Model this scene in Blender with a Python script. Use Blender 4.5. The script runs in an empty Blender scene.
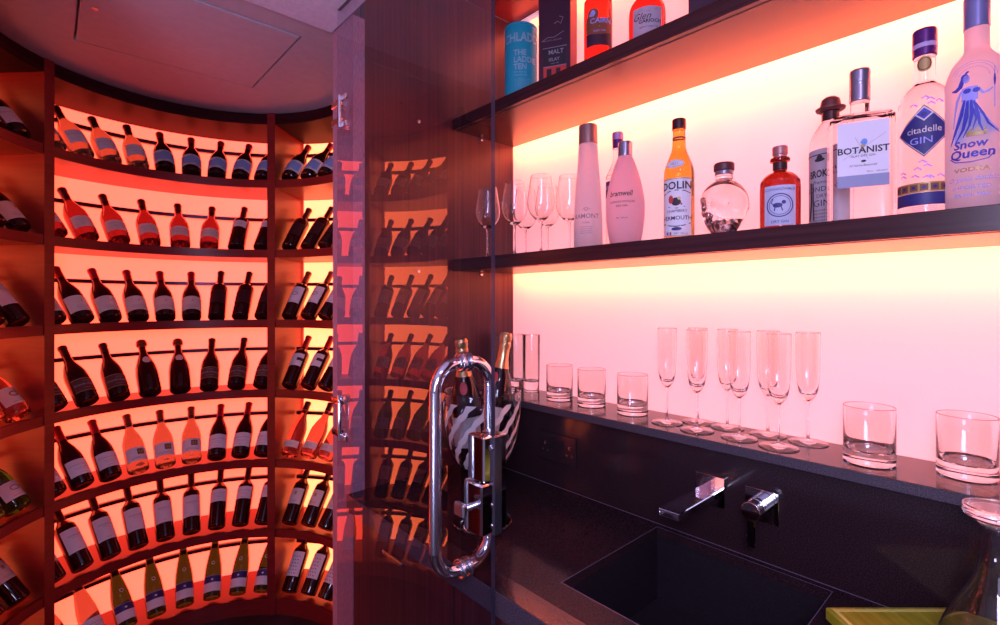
import bpy, math, random
from mathutils import Vector, Matrix
random.seed(7)
PI = math.pi
C = bpy.context.scene.collection
H = 1.5                      # eye height: all heights below are written relative to it
def R(a): return math.radians(a)

# ------------------------------------------------------------------ mesh helper
class MB:
    def __init__(s): s.v = []; s.f = []; s.m = []; s.sm = []
    def add(s, vs, fs, mi=0, smooth=False):
        b = len(s.v); s.v += [tuple(v) for v in vs]
        for f in fs:
            s.f.append(tuple(b+i for i in f)); s.m.append(mi); s.sm.append(smooth)
    def box(s, x0, x1, y0, y1, z0, z1, mi=0, bev=0.0):
        if bev <= 0:
            vs = [(x,y,z) for z in (z0,z1) for x,y in ((x0,y0),(x1,y0),(x1,y1),(x0,y1))]
            s.add(vs, [(3,2,1,0),(4,5,6,7),(0,1,5,4),(1,2,6,5),(2,3,7,6),(3,0,4,7)], mi)
        else:
            b = bev; xs=(x0,x1); ys=(y0,y1); zs=(z0,z1); vs=[]; idx={}
            for i in (0,1):
                for j in (0,1):
                    for k in (0,1):
                        sx=1-2*i; sy=1-2*j; sz=1-2*k
                        for a in range(3):
                            o=[b*sx,b*sy,b*sz]; o[a]=0
                            idx[(i,j,k,a)]=len(vs); vs.append((xs[i]+o[0],ys[j]+o[1],zs[k]+o[2]))
            fs=[]
            for a in range(3):
                o1,o2=[q for q in range(3) if q!=a]
                for side in (0,1):
                    c=[]
                    for (p,q) in ((0,0),(1,0),(1,1),(0,1)):
                        t=[0,0,0]; t[a]=side; t[o1]=p; t[o2]=q; c.append(idx[(t[0],t[1],t[2],a)])
                    flip = (side==1) != (a==1)
                    fs.append(tuple(c) if flip else tuple(reversed(c)))
            for a in range(3):
                o1,o2=[q for q in range(3) if q!=a]
                for p in (0,1):
                    for q in (0,1):
                        t0=[0,0,0]; t0[o1]=p; t0[o2]=q; t1=list(t0); t1[a]=1
                        fs.append((idx[(*t0,o1)],idx[(*t1,o1)],idx[(*t1,o2)],idx[(*t0,o2)]))
            for i in (0,1):
                for j in (0,1):
                    for k in (0,1): fs.append((idx[(i,j,k,0)],idx[(i,j,k,1)],idx[(i,j,k,2)]))
            s.add(vs, fs, mi)
    def lathe(s, prof, n=32, mi=0, loop=False, c=(0,0,0), smooth=True, sx=1, sy=1):
        vs=[]; rings=[]; prof=support(prof) if smooth else prof
        for r,z in prof:
            if r < 1e-6: rings.append([len(vs)]); vs.append((c[0],c[1],c[2]+z))
            else:
                rings.append(list(range(len(vs),len(vs)+n)))
                vs += [(c[0]+sx*r*math.cos(2*PI*i/n), c[1]+sy*r*math.sin(2*PI*i/n), c[2]+z) for i in range(n)]
        fs=[]; pairs=list(zip(rings,rings[1:]))
        if loop: pairs.append((rings[-1],rings[0]))
        for a,b in pairs:
            for i in range(n):
                j=(i+1)%n
                if len(a)==1 and len(b)==1: continue
                if len(a)==1: fs.append((a[0],b[j],b[i]))
                elif len(b)==1: fs.append((a[i],a[j],b[0]))
                else: fs.append((a[i],a[j],b[j],b[i]))
        s.add(vs,fs,mi,smooth)
    def tube(s, pts, r, n=12, mi=0, cap=True):
        pts=[Vector(p) for p in pts]; vs=[]; N=len(pts); rr = r if isinstance(r,(list,tuple)) else [r]*N
        prev=None
        for i,p in enumerate(pts):
            t=(pts[min(i+1,N-1)]-pts[max(i-1,0)]).normalized()
            if prev is None:
                up=Vector((0,0,1)) if abs(t.z)<.9 else Vector((1,0,0)); u=t.cross(up).normalized()
            else: u=(prev-t*prev.dot(t)).normalized()
            prev=u; w=t.cross(u)
            vs += [p+rr[i]*(math.cos(2*PI*k/n)*u+math.sin(2*PI*k/n)*w) for k in range(n)]
        fs=[(i*n+k,i*n+(k+1)%n,(i+1)*n+(k+1)%n,(i+1)*n+k) for i in range(N-1) for k in range(n)]
        s.add(vs,fs,mi,True)
        if cap:
            s.add([vs[k] for k in range(n)],[tuple(reversed(range(n)))],mi)
            s.add([vs[(N-1)*n+k] for k in range(n)],[tuple(range(n))],mi)
    def arcbox(s, cx, cy, r0, r1, a0, a1, z0, z1, n=24, mi=0):
        vs=[]
        for i in range(n+1):
            a=R(a0+(a1-a0)*i/n); ca,sa=math.cos(a),math.sin(a)
            vs += [(cx+r0*ca,cy+r0*sa,z0),(cx+r1*ca,cy+r1*sa,z0),(cx+r1*ca,cy+r1*sa,z1),(cx+r0*ca,cy+r0*sa,z1)]
        fs=[]
        for i in range(n):
            b=i*4; d=b+4
            for k in range(4): fs.append((b+k,b+(k+1)%4,d+(k+1)%4,d+k))
        fs += [(3,2,1,0),(n*4,n*4+1,n*4+2,n*4+3)]
        s.add(vs,fs,mi)
    # ---- things laid on a round or flat front facing -Y
    def region(s, u0, u1, lo, hi, wrap, mi=0, n=16, m=1):
        vs=[]
        for i in range(n+1):
            u=u0+(u1-u0)*i/n; a=lo(u) if callable(lo) else lo; b=hi(u) if callable(hi) else hi
            for j in range(m+1): vs.append(wrap(u,a+(b-a)*j/m))
        s.add(vs,[(i*(m+1)+j,(i+1)*(m+1)+j,(i+1)*(m+1)+j+1,i*(m+1)+j+1) for i in range(n) for j in range(m)],mi,True)
    def ellipse(s, u, v, a, b, wrap, mi=0, n=14):
        s.region(u-a,u+a,lambda x: v-b*math.sqrt(max(0,1-((x-u)/a)**2)),lambda x: v+b*math.sqrt(max(0,1-((x-u)/a)**2)),wrap,mi,n)
    def ring(s, u, v, a, w, wrap, mi=0, n=28, b=None):
        b=b or a; vs=[]
        for i in range(n):
            t=2*PI*i/n
            vs += [wrap(u+a*math.cos(t),v+b*math.sin(t)),wrap(u+(a-w)*math.cos(t),v+(b-w)*math.sin(t))]
        s.add(vs,[(2*i,2*((i+1)%n),2*((i+1)%n)+1,2*i+1) for i in range(n)],mi)
    def stroke(s, pts, w, wrap, mi=0):
        vs=[]; N=len(pts)
        for i,(x,y) in enumerate(pts):
            a=pts[max(i-1,0)]; b=pts[min(i+1,N-1)]; dx,dy=b[0]-a[0],b[1]-a[1]; l=math.hypot(dx,dy) or 1
            ww=(w[i] if isinstance(w,(list,tuple)) else w)/2
            vs += [wrap(x-dy/l*ww,y+dx/l*ww),wrap(x+dy/l*ww,y-dx/l*ww)]
        s.add(vs,[(2*i,2*i+1,2*i+3,2*i+2) for i in range(N-1)],mi)
    def text(s, txt, u, v, size, wrap, mi=0, align='CENTER', sx=1.0, shear=0, bold=0):
        vs,fs=text2d(txt,align,shear,bold); s.add([wrap(u+x*size*sx,v+y*size) for x,y in vs],fs,mi)
    def build(s, name, mats, parent=None, auto=False):
        me=bpy.data.meshes.new(name); me.from_pydata(s.v,[],s.f)
        for m in (mats if isinstance(mats,(list,tuple)) else [mats]): me.materials.append(m)
        me.polygons.foreach_set('material_index',s.m); me.polygons.foreach_set('use_smooth',s.sm); me.update()
        o=bpy.data.objects.new(name,me); C.objects.link(o)
        if parent: o.parent=parent
        return o
def support(p, d=.0007):
    out=[p[0]]
    for i in range(1,len(p)-1):
        a,b,c=p[i-1],p[i],p[i+1]; l1=math.hypot(b[0]-a[0],b[1]-a[1]); l2=math.hypot(c[0]-b[0],c[1]-b[1])
        if l1<1e-7 or l2<1e-7: out.append(b); continue
        cosv=((b[0]-a[0])*(c[0]-b[0])+(b[1]-a[1])*(c[1]-b[1]))/(l1*l2)
        if cosv>.93: out.append(b); continue
        if l1>3*d: out.append((b[0]-(b[0]-a[0])*d/l1,b[1]-(b[1]-a[1])*d/l1))
        out.append(b)
        if l2>3*d: out.append((b[0]+(c[0]-b[0])*d/l2,b[1]+(c[1]-b[1])*d/l2))
    out.append(p[-1]); return out
_tc={}
def text2d(txt, align, shear, bold):
    k=(txt,align,shear,bold)
    if k not in _tc:
        cu=bpy.data.curves.new('t','FONT'); cu.body=txt; cu.align_x=align; cu.resolution_u=2; cu.shear=shear; cu.offset=bold
        ob=bpy.data.objects.new('t',cu); C.objects.link(ob); bpy.context.view_layer.update()
        me=bpy.data.meshes.new_from_object(ob.evaluated_get(bpy.context.evaluated_depsgraph_get()))
        _tc[k]=([(v.co.x,v.co.y) for v in me.vertices],[tuple(p.vertices) for p in me.polygons])
        bpy.data.objects.remove(ob); bpy.data.curves.remove(cu); bpy.data.meshes.remove(me)
    return _tc[k]
def cyl(r, phi=0, eps=.0006):   # wraps onto a cylinder front; phi turns the artwork round the bottle
    return lambda u,v: ((r+eps)*math.sin(u/r+phi), -(r+eps)*math.cos(u/r+phi), v)
def prof_wrap(prof, phi=0, eps=.0008):   # wraps onto a lathe of changing radius
    def rad(v):
        for (r0,z0),(r1,z1) in zip(prof,prof[1:]):
            if z0<=v<=z1 and z1>z0: return r0+(r1-r0)*(v-z0)/(z1-z0)
        return prof[-1][0]
    rm=max(p[0] for p in prof)
    return lambda u,v: ((rad(v)+eps)*math.sin(u/rm+phi), -(rad(v)+eps)*math.cos(u/rm+phi), v)
def flat(y, eps=.0006): return lambda u,v: (u,y-eps,v)
def smooth_prof(pts, n=6):    # Catmull-Rom through (r,z)
    out=[]
    for i in range(len(pts)-1):
        p0=pts[max(i-1,0)];p1=pts[i];p2=pts[i+1];p3=pts[min(i+2,len(pts)-1)]
        for k in range(n):
            t=k/n
            out.append(tuple(max(0,.5*((2*p1[j])+(-p0[j]+p2[j])*t+(2*p0[j]-5*p1[j]+4*p2[j]-p3[j])*t*t+(-p0[j]+3*p1[j]-3*p2[j]+p3[j])*t**3)) for j in (0,1)))
    out.append(pts[-1]); return out
def tag(o, label=None, cat=None, group=None, kind=None):
    if label: o['label']=label
    if cat: o['category']=cat
    if group: o['group']=group
    if kind: o['kind']=kind
    return o
def empty(name, loc=(0,0,0), rz=0):
    o=bpy.data.objects.new(name,None); C.objects.link(o); o.location=loc; o.rotation_euler=(0,0,rz); o.empty_display_size=.05; return o
def copy_tree(o, parent=None):
    c=o.copy(); C.objects.link(c)
    if parent: c.parent=parent
    for ch in list(o.children): copy_tree(ch,c)
    return c
def move(o, loc, rot=(0,0,0)): o.location=loc; o.rotation_euler=rot; return o

# ------------------------------------------------------------------ materials
def mat(name, col=(.5,.5,.5), rough=.5, metal=0, trans=0, ior=1.45, emis=None, es=0, coat=0, spec=.5, sub=0):
    m=bpy.data.materials.new(name); m.use_nodes=True; b=m.node_tree.nodes['Principled BSDF']
    b.inputs['Base Color'].default_value=(*col,1); b.inputs['Roughness'].default_value=rough; b.inputs['Metallic'].default_value=metal
    b.inputs['Transmission Weight'].default_value=trans; b.inputs['IOR'].default_value=ior; b.inputs['Coat Weight'].default_value=coat
    b.inputs['Specular IOR Level'].default_value=spec
    if emis: b.inputs['Emission Color'].default_value=(*emis,1); b.inputs['Emission Strength'].default_value=es
    return m
def nodes(m): return m.node_tree.nodes, m.node_tree.links, m.node_tree.nodes['Principled BSDF']
def noise_mat(name, c0, c1, rough, scale=(1,1,1), nscale=20, bump=0, rr=None, spec=.5, detail=6, lo=.35, hi=.65, dist=.0):
    m=mat(name,c0,rough,spec=spec); N,L,b=nodes(m)
    tc=N.new('ShaderNodeTexCoord'); mp=N.new('ShaderNodeMapping'); mp.inputs['Scale'].default_value=scale
    nz=N.new('ShaderNodeTexNoise'); nz.inputs['Scale'].default_value=nscale; nz.inputs['Detail'].default_value=detail; nz.inputs['Distortion'].default_value=dist
    cr=N.new('ShaderNodeValToRGB'); cr.color_ramp.elements[0].position=lo; cr.color_ramp.elements[1].position=hi
    cr.color_ramp.elements[0].color=(*c0,1); cr.color_ramp.elements[1].color=(*c1,1)
    L.new(tc.outputs['Object'],mp.inputs[0]); L.new(mp.outputs[0],nz.inputs[0]); L.new(nz.outputs[0],cr.inputs[0]); L.new(cr.outputs[0],b.inputs['Base Color'])
    if bump:
        bp=N.new('ShaderNodeBump'); bp.inputs['Strength'].default_value=bump; bp.inputs['Distance'].default_value=.002
        L.new(nz.outputs[0],bp.inputs['Height']); L.new(bp.outputs[0],b.inputs['Normal'])
    return m
def emat(name, col, s):
    return mat(name,(.6,.55,.55),.35,emis=col,es=s,spec=.3)
M={}
M['wood']=noise_mat('dark wood veneer',(.035,.009,.011),(.055,.015,.018),.27,(3,3,90),1.2,.08)       # grain along the shelf
M['woodv']=noise_mat('dark upright grain veneer',(.045,.010,.014),(.12,.028,.036),.34,(70,70,.8),1.3,.1,lo=.3,hi=.7)
M['woodr']=noise_mat('rack veneer',(.14,.010,.013),(.175,.014,.017),.33,(4,4,60),1.4,.05,spec=.3)
M['fascia']=noise_mat('darker fascia veneer',(.020,.004,.007),(.032,.007,.011),.45,(4,4,60),1.4,.04,spec=.04)  # darker, less glossy version of the rack veneer, top fascia only
M['dark']=mat('dark lacquer',(.02,.01,.014),.4)
M['granite']=noise_mat('polished dark granite',(.020,.009,.012),(.052,.028,.034),.10,(1,1,1),420,.0,lo=.42,hi=.75,detail=3,spec=.5)
M['granitew']=noise_mat('satin dark granite',(.020,.009,.012),(.052,.028,.034),.09,(1,1,1),420,.0,lo=.42,hi=.75,detail=3,spec=.09)
M['graniteh']=noise_mat('honed granite edge',(.035,.025,.035),(.13,.10,.14),.45,(1,1,1),420,.25,lo=.4,hi=.72,detail=3)
M['sinkm']=noise_mat('dark composite stone',(.014,.010,.014),(.03,.022,.03),.38,(1,1,1),380,.0,lo=.42,hi=.75,detail=3)
M['plaster']=noise_mat('painted plaster',(.42,.36,.44),(.45,.39,.47),.6,(1,1,1),30,.02)
M['ceil']=noise_mat('pale textured ceiling',(.58,.50,.64),(.66,.58,.72),.6,(1,1,1),60,.08)
M['fabric']=noise_mat('woven wallpaper',(.28,.15,.21),(.42,.23,.31),.7,(6,6,1),60,.3,detail=8)
M['floor']=noise_mat('dark stone floor',(.03,.014,.018),(.06,.03,.034),.35,(1,1,1),9,.05)
M['chrome']=mat('chrome',(.85,.85,.88),.06,1)
M['steel']=mat('brushed steel',(.62,.62,.68),.26,1)
M['rail']=mat('dark metal rail',(.05,.03,.05),.3,.6)
M['black']=mat('black plastic',(.012,.010,.013),.25)
M['white']=mat('white label paper',(.72,.68,.76),.6)
M['cream']=mat('cream label paper',(.70,.62,.58),.6)
M['ink']=mat('label ink',(.03,.02,.03),.6)
M['blueink']=mat('blue ink',(.045,.05,.42),.5)
M['navy']=mat('navy ink',(.03,.025,.16),.5)
M['lilac']=mat('lilac ink',(.35,.34,.80),.5)
M['goldink']=mat('dull gold ink',(.45,.30,.12),.4,.3)
M['redink']=mat('red ink',(.55,.05,.05),.5)
M['greyink']=mat('grey ink',(.28,.25,.32),.6)
M['teal']=mat('teal printed tin',(.02,.40,.55),.4)
M['tealp']=mat('pale print on teal',(.30,.50,.60),.5)
M['maroon']=mat('dark purple card',(.05,.018,.04),.5)
M['brown']=mat('brown label',(.22,.07,.04),.55)
M['capred']=mat('red foil capsule',(.30,.012,.03),.38,.1)
M['capdark']=mat('dark foil capsule',(.05,.015,.02),.35,.2)
M['caporange']=mat('bronze foil capsule',(.22,.07,.04),.35,.3)
M['capsilver']=mat('silver foil capsule',(.5,.42,.5),.3,.7)
M['cappurple']=mat('purple foil capsule',(.10,.02,.16),.3,.3)
M['foil']=mat('gold champagne foil',(.75,.45,.20),.3,.9)
M['screw']=mat('grey screw cap',(.35,.32,.42),.28,.8)
M['wine']=mat('dark wine glass bottle',(.020,.006,.007),.06,coat=.3)
M['greenwine']=mat('olive green glass bottle',(.022,.085,.022),.06,0,.85,1.45)
M['rose']=mat('rose wine in tinted glass',(.25,.27,.20),.05,0,.82,1.4)
M['ruby']=mat('ruby wine in thin glass',(.36,.10,.11),.05,0,.85,1.4)
M['redwine']=mat('red tinted bottle',(.15,.030,.040),.06,0,.8,1.4)
M['glass']=mat('clear glass',(1,1,1),0.0,0,1,1.47)
M['clearb']=mat('clear gin in glass',(1,.98,.98),.02,0,1,1.36)
M['amber']=mat('amber vermouth',(.78,.46,.06),.03,0,.92,1.36)
M['whisky']=mat('red lit whisky',(.95,.05,.03),.03,0,.9,1.36)
M['apoth']=mat('brown apothecary glass',(.42,.03,.015),.04,0,.8,1.45)
M['bamboo']=noise_mat('bamboo board',(.28,.26,.012),(.42,.38,.025),.45,(60,3,3),2,.05)
M['copper']=mat('polished copper',(.9,.45,.35),.1,1)
# frosted glass: light passes through the milky wall
def frosted(name, col):
    m=mat(name,col,.45,0,0,1.4); N,L,b=nodes(m); t=N.new('ShaderNodeBsdfTranslucent'); t.inputs[0].default_value=(*col,1)
    mx=N.new('ShaderNodeMixShader'); mx.inputs[0].default_value=.75; o=N['Material Output']
    L.new(b.outputs[0],mx.inputs[1]); L.new(t.outputs[0],mx.inputs[2]); L.new(mx.outputs[0],o.inputs[0]); return m
M['frost']=frosted('frosted glass',(.92,.86,.88)); M['frostp']=frosted('pink frosted glass',(.92,.72,.78))
def pane_mat():
    m=bpy.data.materials.new('door pane glass'); m.use_nodes=True; N=m.node_tree.nodes; L=m.node_tree.links
    N.remove(N['Principled BSDF']); tr=N.new('ShaderNodeBsdfTransparent'); tr.inputs[0].default_value=(.90,.93,.97,1)
    gl=N.new('ShaderNodeBsdfGlossy'); gl.inputs['Roughness'].default_value=.0; fr=N.new('ShaderNodeFresnel'); fr.inputs[0].default_value=1.75
    mx=N.new('ShaderNodeMixShader'); ge=N.new('ShaderNodeNewGeometry'); iv=N.new('ShaderNodeMath'); iv.operation='SUBTRACT'; iv.inputs[0].default_value=1; L.new(ge.outputs['Backfacing'],iv.inputs[1])
    mu=N.new('ShaderNodeMath'); mu.operation='MULTIPLY'; L.new(fr.outputs[0],mu.inputs[0]); L.new(iv.outputs[0],mu.inputs[1]); L.new(mu.outputs[0],mx.inputs[0]); L.new(tr.outputs[0],mx.inputs[1]); L.new(gl.outputs[0],mx.inputs[2]); L.new(mx.outputs[0],N['Material Output'].inputs[0]); return m
M['pane']=pane_mat()
M['paneedge']=mat('polished glass edge',(.03,.025,.045),.12,spec=.25)
# light boxes: evenly lit acrylic
M['glow_rack']=emat('lit acrylic rack',(1,.055,.026),4.8)
M['glow_side']=emat('lit acrylic bright rack',(1,.140,.045),6.0)
M['boxwhite']=mat('white baffle board',(.85,.8,.8),.6)
def acrylic():   # opal acrylic: lets the LED light behind it through, and is evenly lit besides
    m=mat('opal acrylic',(.80,.72,.74),.4,emis=(1,.46,.60),es=1.0,spec=.25); N,L,b=nodes(m); t=N.new('ShaderNodeBsdfTranslucent'); t.inputs[0].default_value=(.9,.86,.84,1)
    mx=N.new('ShaderNodeMixShader'); mx.inputs[0].default_value=.5; L.new(b.outputs[0],mx.inputs[1]); L.new(t.outputs[0],mx.inputs[2]); L.new(mx.outputs[0],N['Material Output'].inputs[0]); return m
M['glow_bar']=acrylic()

# ------------------------------------------------------------------ the bar: shell
XL=-1.439; XR=.62; YB=1.38; ZC=H+.885
def struct(mb,name,m): return tag(mb.build(name,m),kind='structure')
b=MB(); b.box(-3.2,1.6,-1.7,1.6,-.03,0); struct(b,'floor',M['floor'])
b=MB(); b.box(XL-.146,1.6,-1.7,.69,ZC,ZC+.06); struct(b,'ceiling',M['ceil'])
ZN=H+1.11
b=MB(); b.box(XL,XR+.1,.70,1.56,ZN,ZN+.04); struct(b,'ceiling.003',M['woodr'])
b=MB(); b.box(XL,XR+.1,.66,.699,ZC+.06,ZN+.04); struct(b,'wall_header',M['fabric'])
b=MB(); b.box(XL-.146,XL,-.92,-.12,0,ZC); struct(b,'wall_left',M['fabric'])
b=MB(); b.box(XL-.146,XL,.695,.7345,0,ZC); b.box(XL-.146,XL-.0305,.7345,1.56,0,ZN); struct(b,'wall_partition',M['fabric'])
b=MB(); b.box(XL-.03,XR+.1,YB+.12,YB+.17,0,ZN); struct(b,'wall_back',M['plaster'])
b=MB(); b.box(1.5,1.6,-1.7,1.5,0,ZC); struct(b,'wall_right',M['plaster'])
# wood end panel of the bar
b=MB(); b.box(XL-.03,XL-.0002,.7345,YB+.118,0.002,ZN-.001); o=b.build('bar_end_panel',M['woodv'])
tag(o,'tall dark red wood end panel closing the bar beside the glass door','panel')
for yy in (.93,1.21):
    for zz in (.108,.617):
        s_=MB(); s_.lathe([(0,0),(.006,.0),(.006,.008),(0,.01)],12); q=s_.build('shelf_pin',M['chrome'],o); q.location=(XL,yy,H+zz-.007); q.rotation_euler=(0,R(90),0)
b=MB(); b.box(XR,XR+.03,.7,YB+.118,0.002,ZN-.001); o=b.build('bar_end_panel',M['woodv']); tag(o,'dark wood end panel beyond the sink, past the carafe','panel')
# lit back of the bar
b=MB(); b.add([(XL+.001,YB,H-.60),(XR-.001,YB,H-.60),(XR-.001,YB,ZN-.002),(XL+.001,YB,ZN-.002)],[(0,1,2,3)]); o=b.build('backlit_panel',M['glow_bar'])
for zz in (-.36,.110,.620,1.085):   # unseen baffles, added to keep each strip's light in its own bay
    e=MB(); e.box(XL+.001,XR-.001,YB+.003,YB+.115,H+zz,H+zz+.018); e.build('light_baffle',M['boxwhite'],o)
tag(o,'glowing pink backlit acrylic panel behind the bar shelves','light panel')
# shelves
def shelf(z0,z1,label,lipy):
    t=MB(); t.box(XL+.0005,XR-.0005,1.077,YB-.0005,H+z0,H+z1,bev=.001)
    o=t.build('bar_shelf',M['wood']); tag(o,label,'shelf','bar shelves')
    e=MB(); e.box(XL+.002,XR-.002,1.095,1.097,H+z0-.0012,H+z0+.001); e.build('groove_strip',M['dark'],o)
    return o
shelf(.108,.149,'dark wood shelf carrying wine glasses, frosted bottles and gin',0)
shelf(.617,.655,'upper dark wood shelf carrying the teal tin and whisky',0)
# ledge, backsplash, worktop, sink
b=MB(); b.box(XL+.0005,XR-.0005,1.186,YB-.0005,H-.360,H-.338,mi=0); 
b.box(XL+.0005,XR-.0005,1.1835,1.186,H-.3595,H-.3385,mi=1)
o=b.build('stone_ledge',[M['granite'],M['graniteh']]); tag(o,'narrow polished dark granite ledge under the row of glasses','ledge')
b=MB(); b.box(XL+.0005,XR-.0005,1.20,1.222,H-.5915,H-.3605); o=b.build('backsplash',M['granite']); tag(o,'dark granite splashback behind the sink','splashback')
sx0,sx1,sy0,sy1=-.684,-.292,.798,1.18
zt=H-.592; zt0=zt-.022
b=MB()
b.box(XL+.0005,XR-.0005,.676,.727,zt0,zt,mi=0)
for (x0,x1,y0,y1) in ((XL+.0005,sx0,.727,YB-.01),(sx1,XR-.0005,.727,YB-.01),(sx0,sx1,.727,sy0),(sx0,sx1,sy1,YB-.01)): b.box(x0,x1,y0,y1,zt0,zt,mi=2 if y0>.7 else 2)
b.box(XL+.0005,XR-.0005,.6735,.676,zt0,zt-.0004,mi=1)
b.box(XL+.0005,XR-.0005,.674,.678,zt-.05,zt0-.0004,mi=1)
e_=.0014
for q in ((sx0-e_,sx0,sy0-e_,sy1+e_),(sx1,sx1+e_,sy0-e_,sy1+e_),(sx0,sx1,sy0-e_,sy0),(sx0,sx1,sy1,sy1+e_)): b.box(*q,zt-.001,zt+.0004,mi=3)  # pale strips paint the highlight along the sink edges
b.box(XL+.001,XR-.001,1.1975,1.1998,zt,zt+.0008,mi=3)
o=b.build('worktop',[M['granite'],M['graniteh'],M['granitew'],mat('edge highlight and joint stone',(.17,.12,.19),.25)]); tag(o,'polished dark granite worktop around the sink','worktop')
b=MB(); w=.006; d=.165
b.box(sx0-w,sx0,sy0-w,sy1+w,zt0-d,zt0-.0005); b.box(sx1,sx1+w,sy0-w,sy1+w,zt0-d,zt0-.0005)
b.box(sx0,sx1,sy0-w,sy0,zt0-d,zt0-.0005); b.box(sx0,sx1,sy1,sy1+w,zt0-d,zt0-.0005)
b.box(sx0-w,sx1+w,sy0-w,sy1+w,zt0-d-.01,zt0-d)
o=b.build('sink',M['sinkm']); tag(o,'rectangular dark stone sink sunk into the granite worktop','sink')
b=MB(); b.lathe([(0,0),(.038,0),(.042,.002),(.040,.004),(.030,.002),(0,.002)],28,c=((sx0+sx1)/2,(sy0+sy1)/2,zt0-d)); b.build('drain',M['steel'],o)
# base cabinet below
r_=empty('base_cabinet',((XL+XR)/2,1.0,0)); tag(r_,'dark wood cabinet run under the granite worktop','cabinet')
b=MB(); b.box(XL-(XL+XR)/2+.001,-(XL-(XL+XR)/2)-.001,.22-.5,.36,.08,.69); b.box(XL-(XL+XR)/2+.001,-(XL-(XL+XR)/2)-.001,-.27,.36,0.001,.08); b.build('carcass',M['wood'],r_)
for k in range(4):
    x0=XL-(XL+XR)/2+.004+k*.513; b=MB(); b.box(x0,x0+.507,-.305,-.282,.09,.845,bev=.001); dd=b.build('door',M['woodv'],r_)
    b=MB(); b.box(x0+.2,x0+.3,-.318,-.306,.80,.812,bev=.002); b.build('handle',M['steel'],dd)

# double socket on the splashback
YS=1.20
r_=empty('wall_socket',(-1.043,YS,H-.469)); tag(r_,'black double power socket plate on the dark splashback','socket')
b=MB(); b.box(-.075,.075,-.006,0,-.045,.045,mi=0,bev=.0015); b.build('plate',mat('black nickel',(.10,.07,.09),.12,.8),r_)
for sx in (-1,1):
    b=MB(); b.box(sx*.02-.006,sx*.02+.006,-.0115,-.006,.004,.028,bev=.0015); b.build('switch',M['black'],r_)
    b=MB(); b.box(sx*.050-.0035,sx*.050+.0035,-.0068,-.0062,.004,.016); b.box(sx*.050-.014,sx*.050-.007,-.0068,-.0062,-.016,-.010); b.box(sx*.050+.007,sx*.050+.014,-.0068,-.0062,-.016,-.010); b.build('pin_holes',M['steel'],r_)
# basin spout
r_=empty('wall_spout',(-.55,YS,H-.46)); tag(r_,'flat chrome spout projecting from the splashback over the sink','tap')
b=MB(); b.box(-.036,.036,-.010,0,-.036,.036,bev=.001); b.build('plate',M['chrome'],r_)
b=MB(); b.box(-.024,.024,-.205,-.010,-.012,.004,bev=.0015); b.build('spout',M['chrome'],r_)
b=MB(); b.box(-.010,.010,-.2065,-.2052,-.009,-.001); b.build('outlet_mark',M['black'],r_)
# mixer lever
r_=empty('mixer_lever',(-.432,YS,H-.463)); tag(r_,'round chrome mixer tap lever on a square plate right of the spout','tap')
b=MB(); b.box(-.036,.036,-.008,0,-.036,.036,bev=.001); b.build('plate',M['chrome'],r_)
b=MB(); b.lathe([(0,0),(.021,0),(.021,.018),(.019,.019),(.019,.021),(.021,.022),(.021,.034),(.019,.035),(.019,.037),(.021,.038),(.021,.060),(.0195,.062),(0,.062)],40); q=b.build('knob',M['chrome'],r_); q.location=(0,-.008,.004); q.rotation_euler=(R(90),0,0)
b=MB(); b.box(-.009,.009,-.069,-.058,-.075,-.004,bev=.002); b.build('lever',M['chrome'],r_)

# ------------------------------------------------------------------ glassware on the bar
def glass_obj(name,prof_out,prof_in,label,cat,group,n=40):
    mb=MB(); mb.lathe(prof_out+prof_in,n); r=empty(name); mb.build('bowl' ,M['glass'],r)
    return tag(r,label,cat,group)
def solid(name,prof,n=48):   # one piece of glass, wall and inside
    mb=MB(); mb.lathe(prof,n); return mb.build(name,M['glass'])
tumb=[(0,0),(.043,0),(.046,.003),(.046,.115),(.0453,.1165),(.0445,.115),(.0442,.026),(.040,.020),(0,.018)]
tumb=[(0,0),(.0425,0),(.0455,.003),(.0455,.10),(.0455,.1165),(.0448,.1175),(.0438,.1165),(.0436,.036),(.0415,.029),(.034,.0255),(0,.0245)]
zl=H-.338
protoT=solid('tumbler',tumb)
TL=[((-1.127,1.303),'short glass tumbler on the ledge, next to the tall glasses'),
    ((-.992,1.305),'short glass tumbler, middle of the three small ones on ledge'),
    ((-.838,1.303),'short glass tumbler on the ledge just left of the flutes'),
    ((-.249,1.275),'large glass tumbler on the ledge just right of the flutes'),
    ((-.102,1.315),'glass tumbler at the right end of ledge above the carafe')]
for i,((x,y),l) in enumerate(TL):
    o=protoT if i==0 else copy_tree(protoT); o.location=(x,y,zl+.0003); tag(o,l,'glass','tumblers on the granite ledge')
hb=[(0,0),(.026,0),(.0285,.003),(.0305,.21),(.0300,.2115),(.0294,.21),(.0275,.045),(.024,.036),(.012,.033),(0,.0325)]
pH=solid('highball_glass',hb)
HL=[((-1.352,1.315),'tall straight glass on ledge, nearer one beside champagne bottle'),
    ((-1.300,1.345),'tall straight glass on ledge, right of the champagne bottle'),
    ((-1.385,1.262),'tall straight glass at ledge end, directly behind champagne bottle')]
for i,((x,y),l) in enumerate(HL):
    o=pH if i==0 else copy_tree(pH); o.location=(x,y,zl+.0003); tag(o,l,'glass','highball glasses on the ledge')
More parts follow.
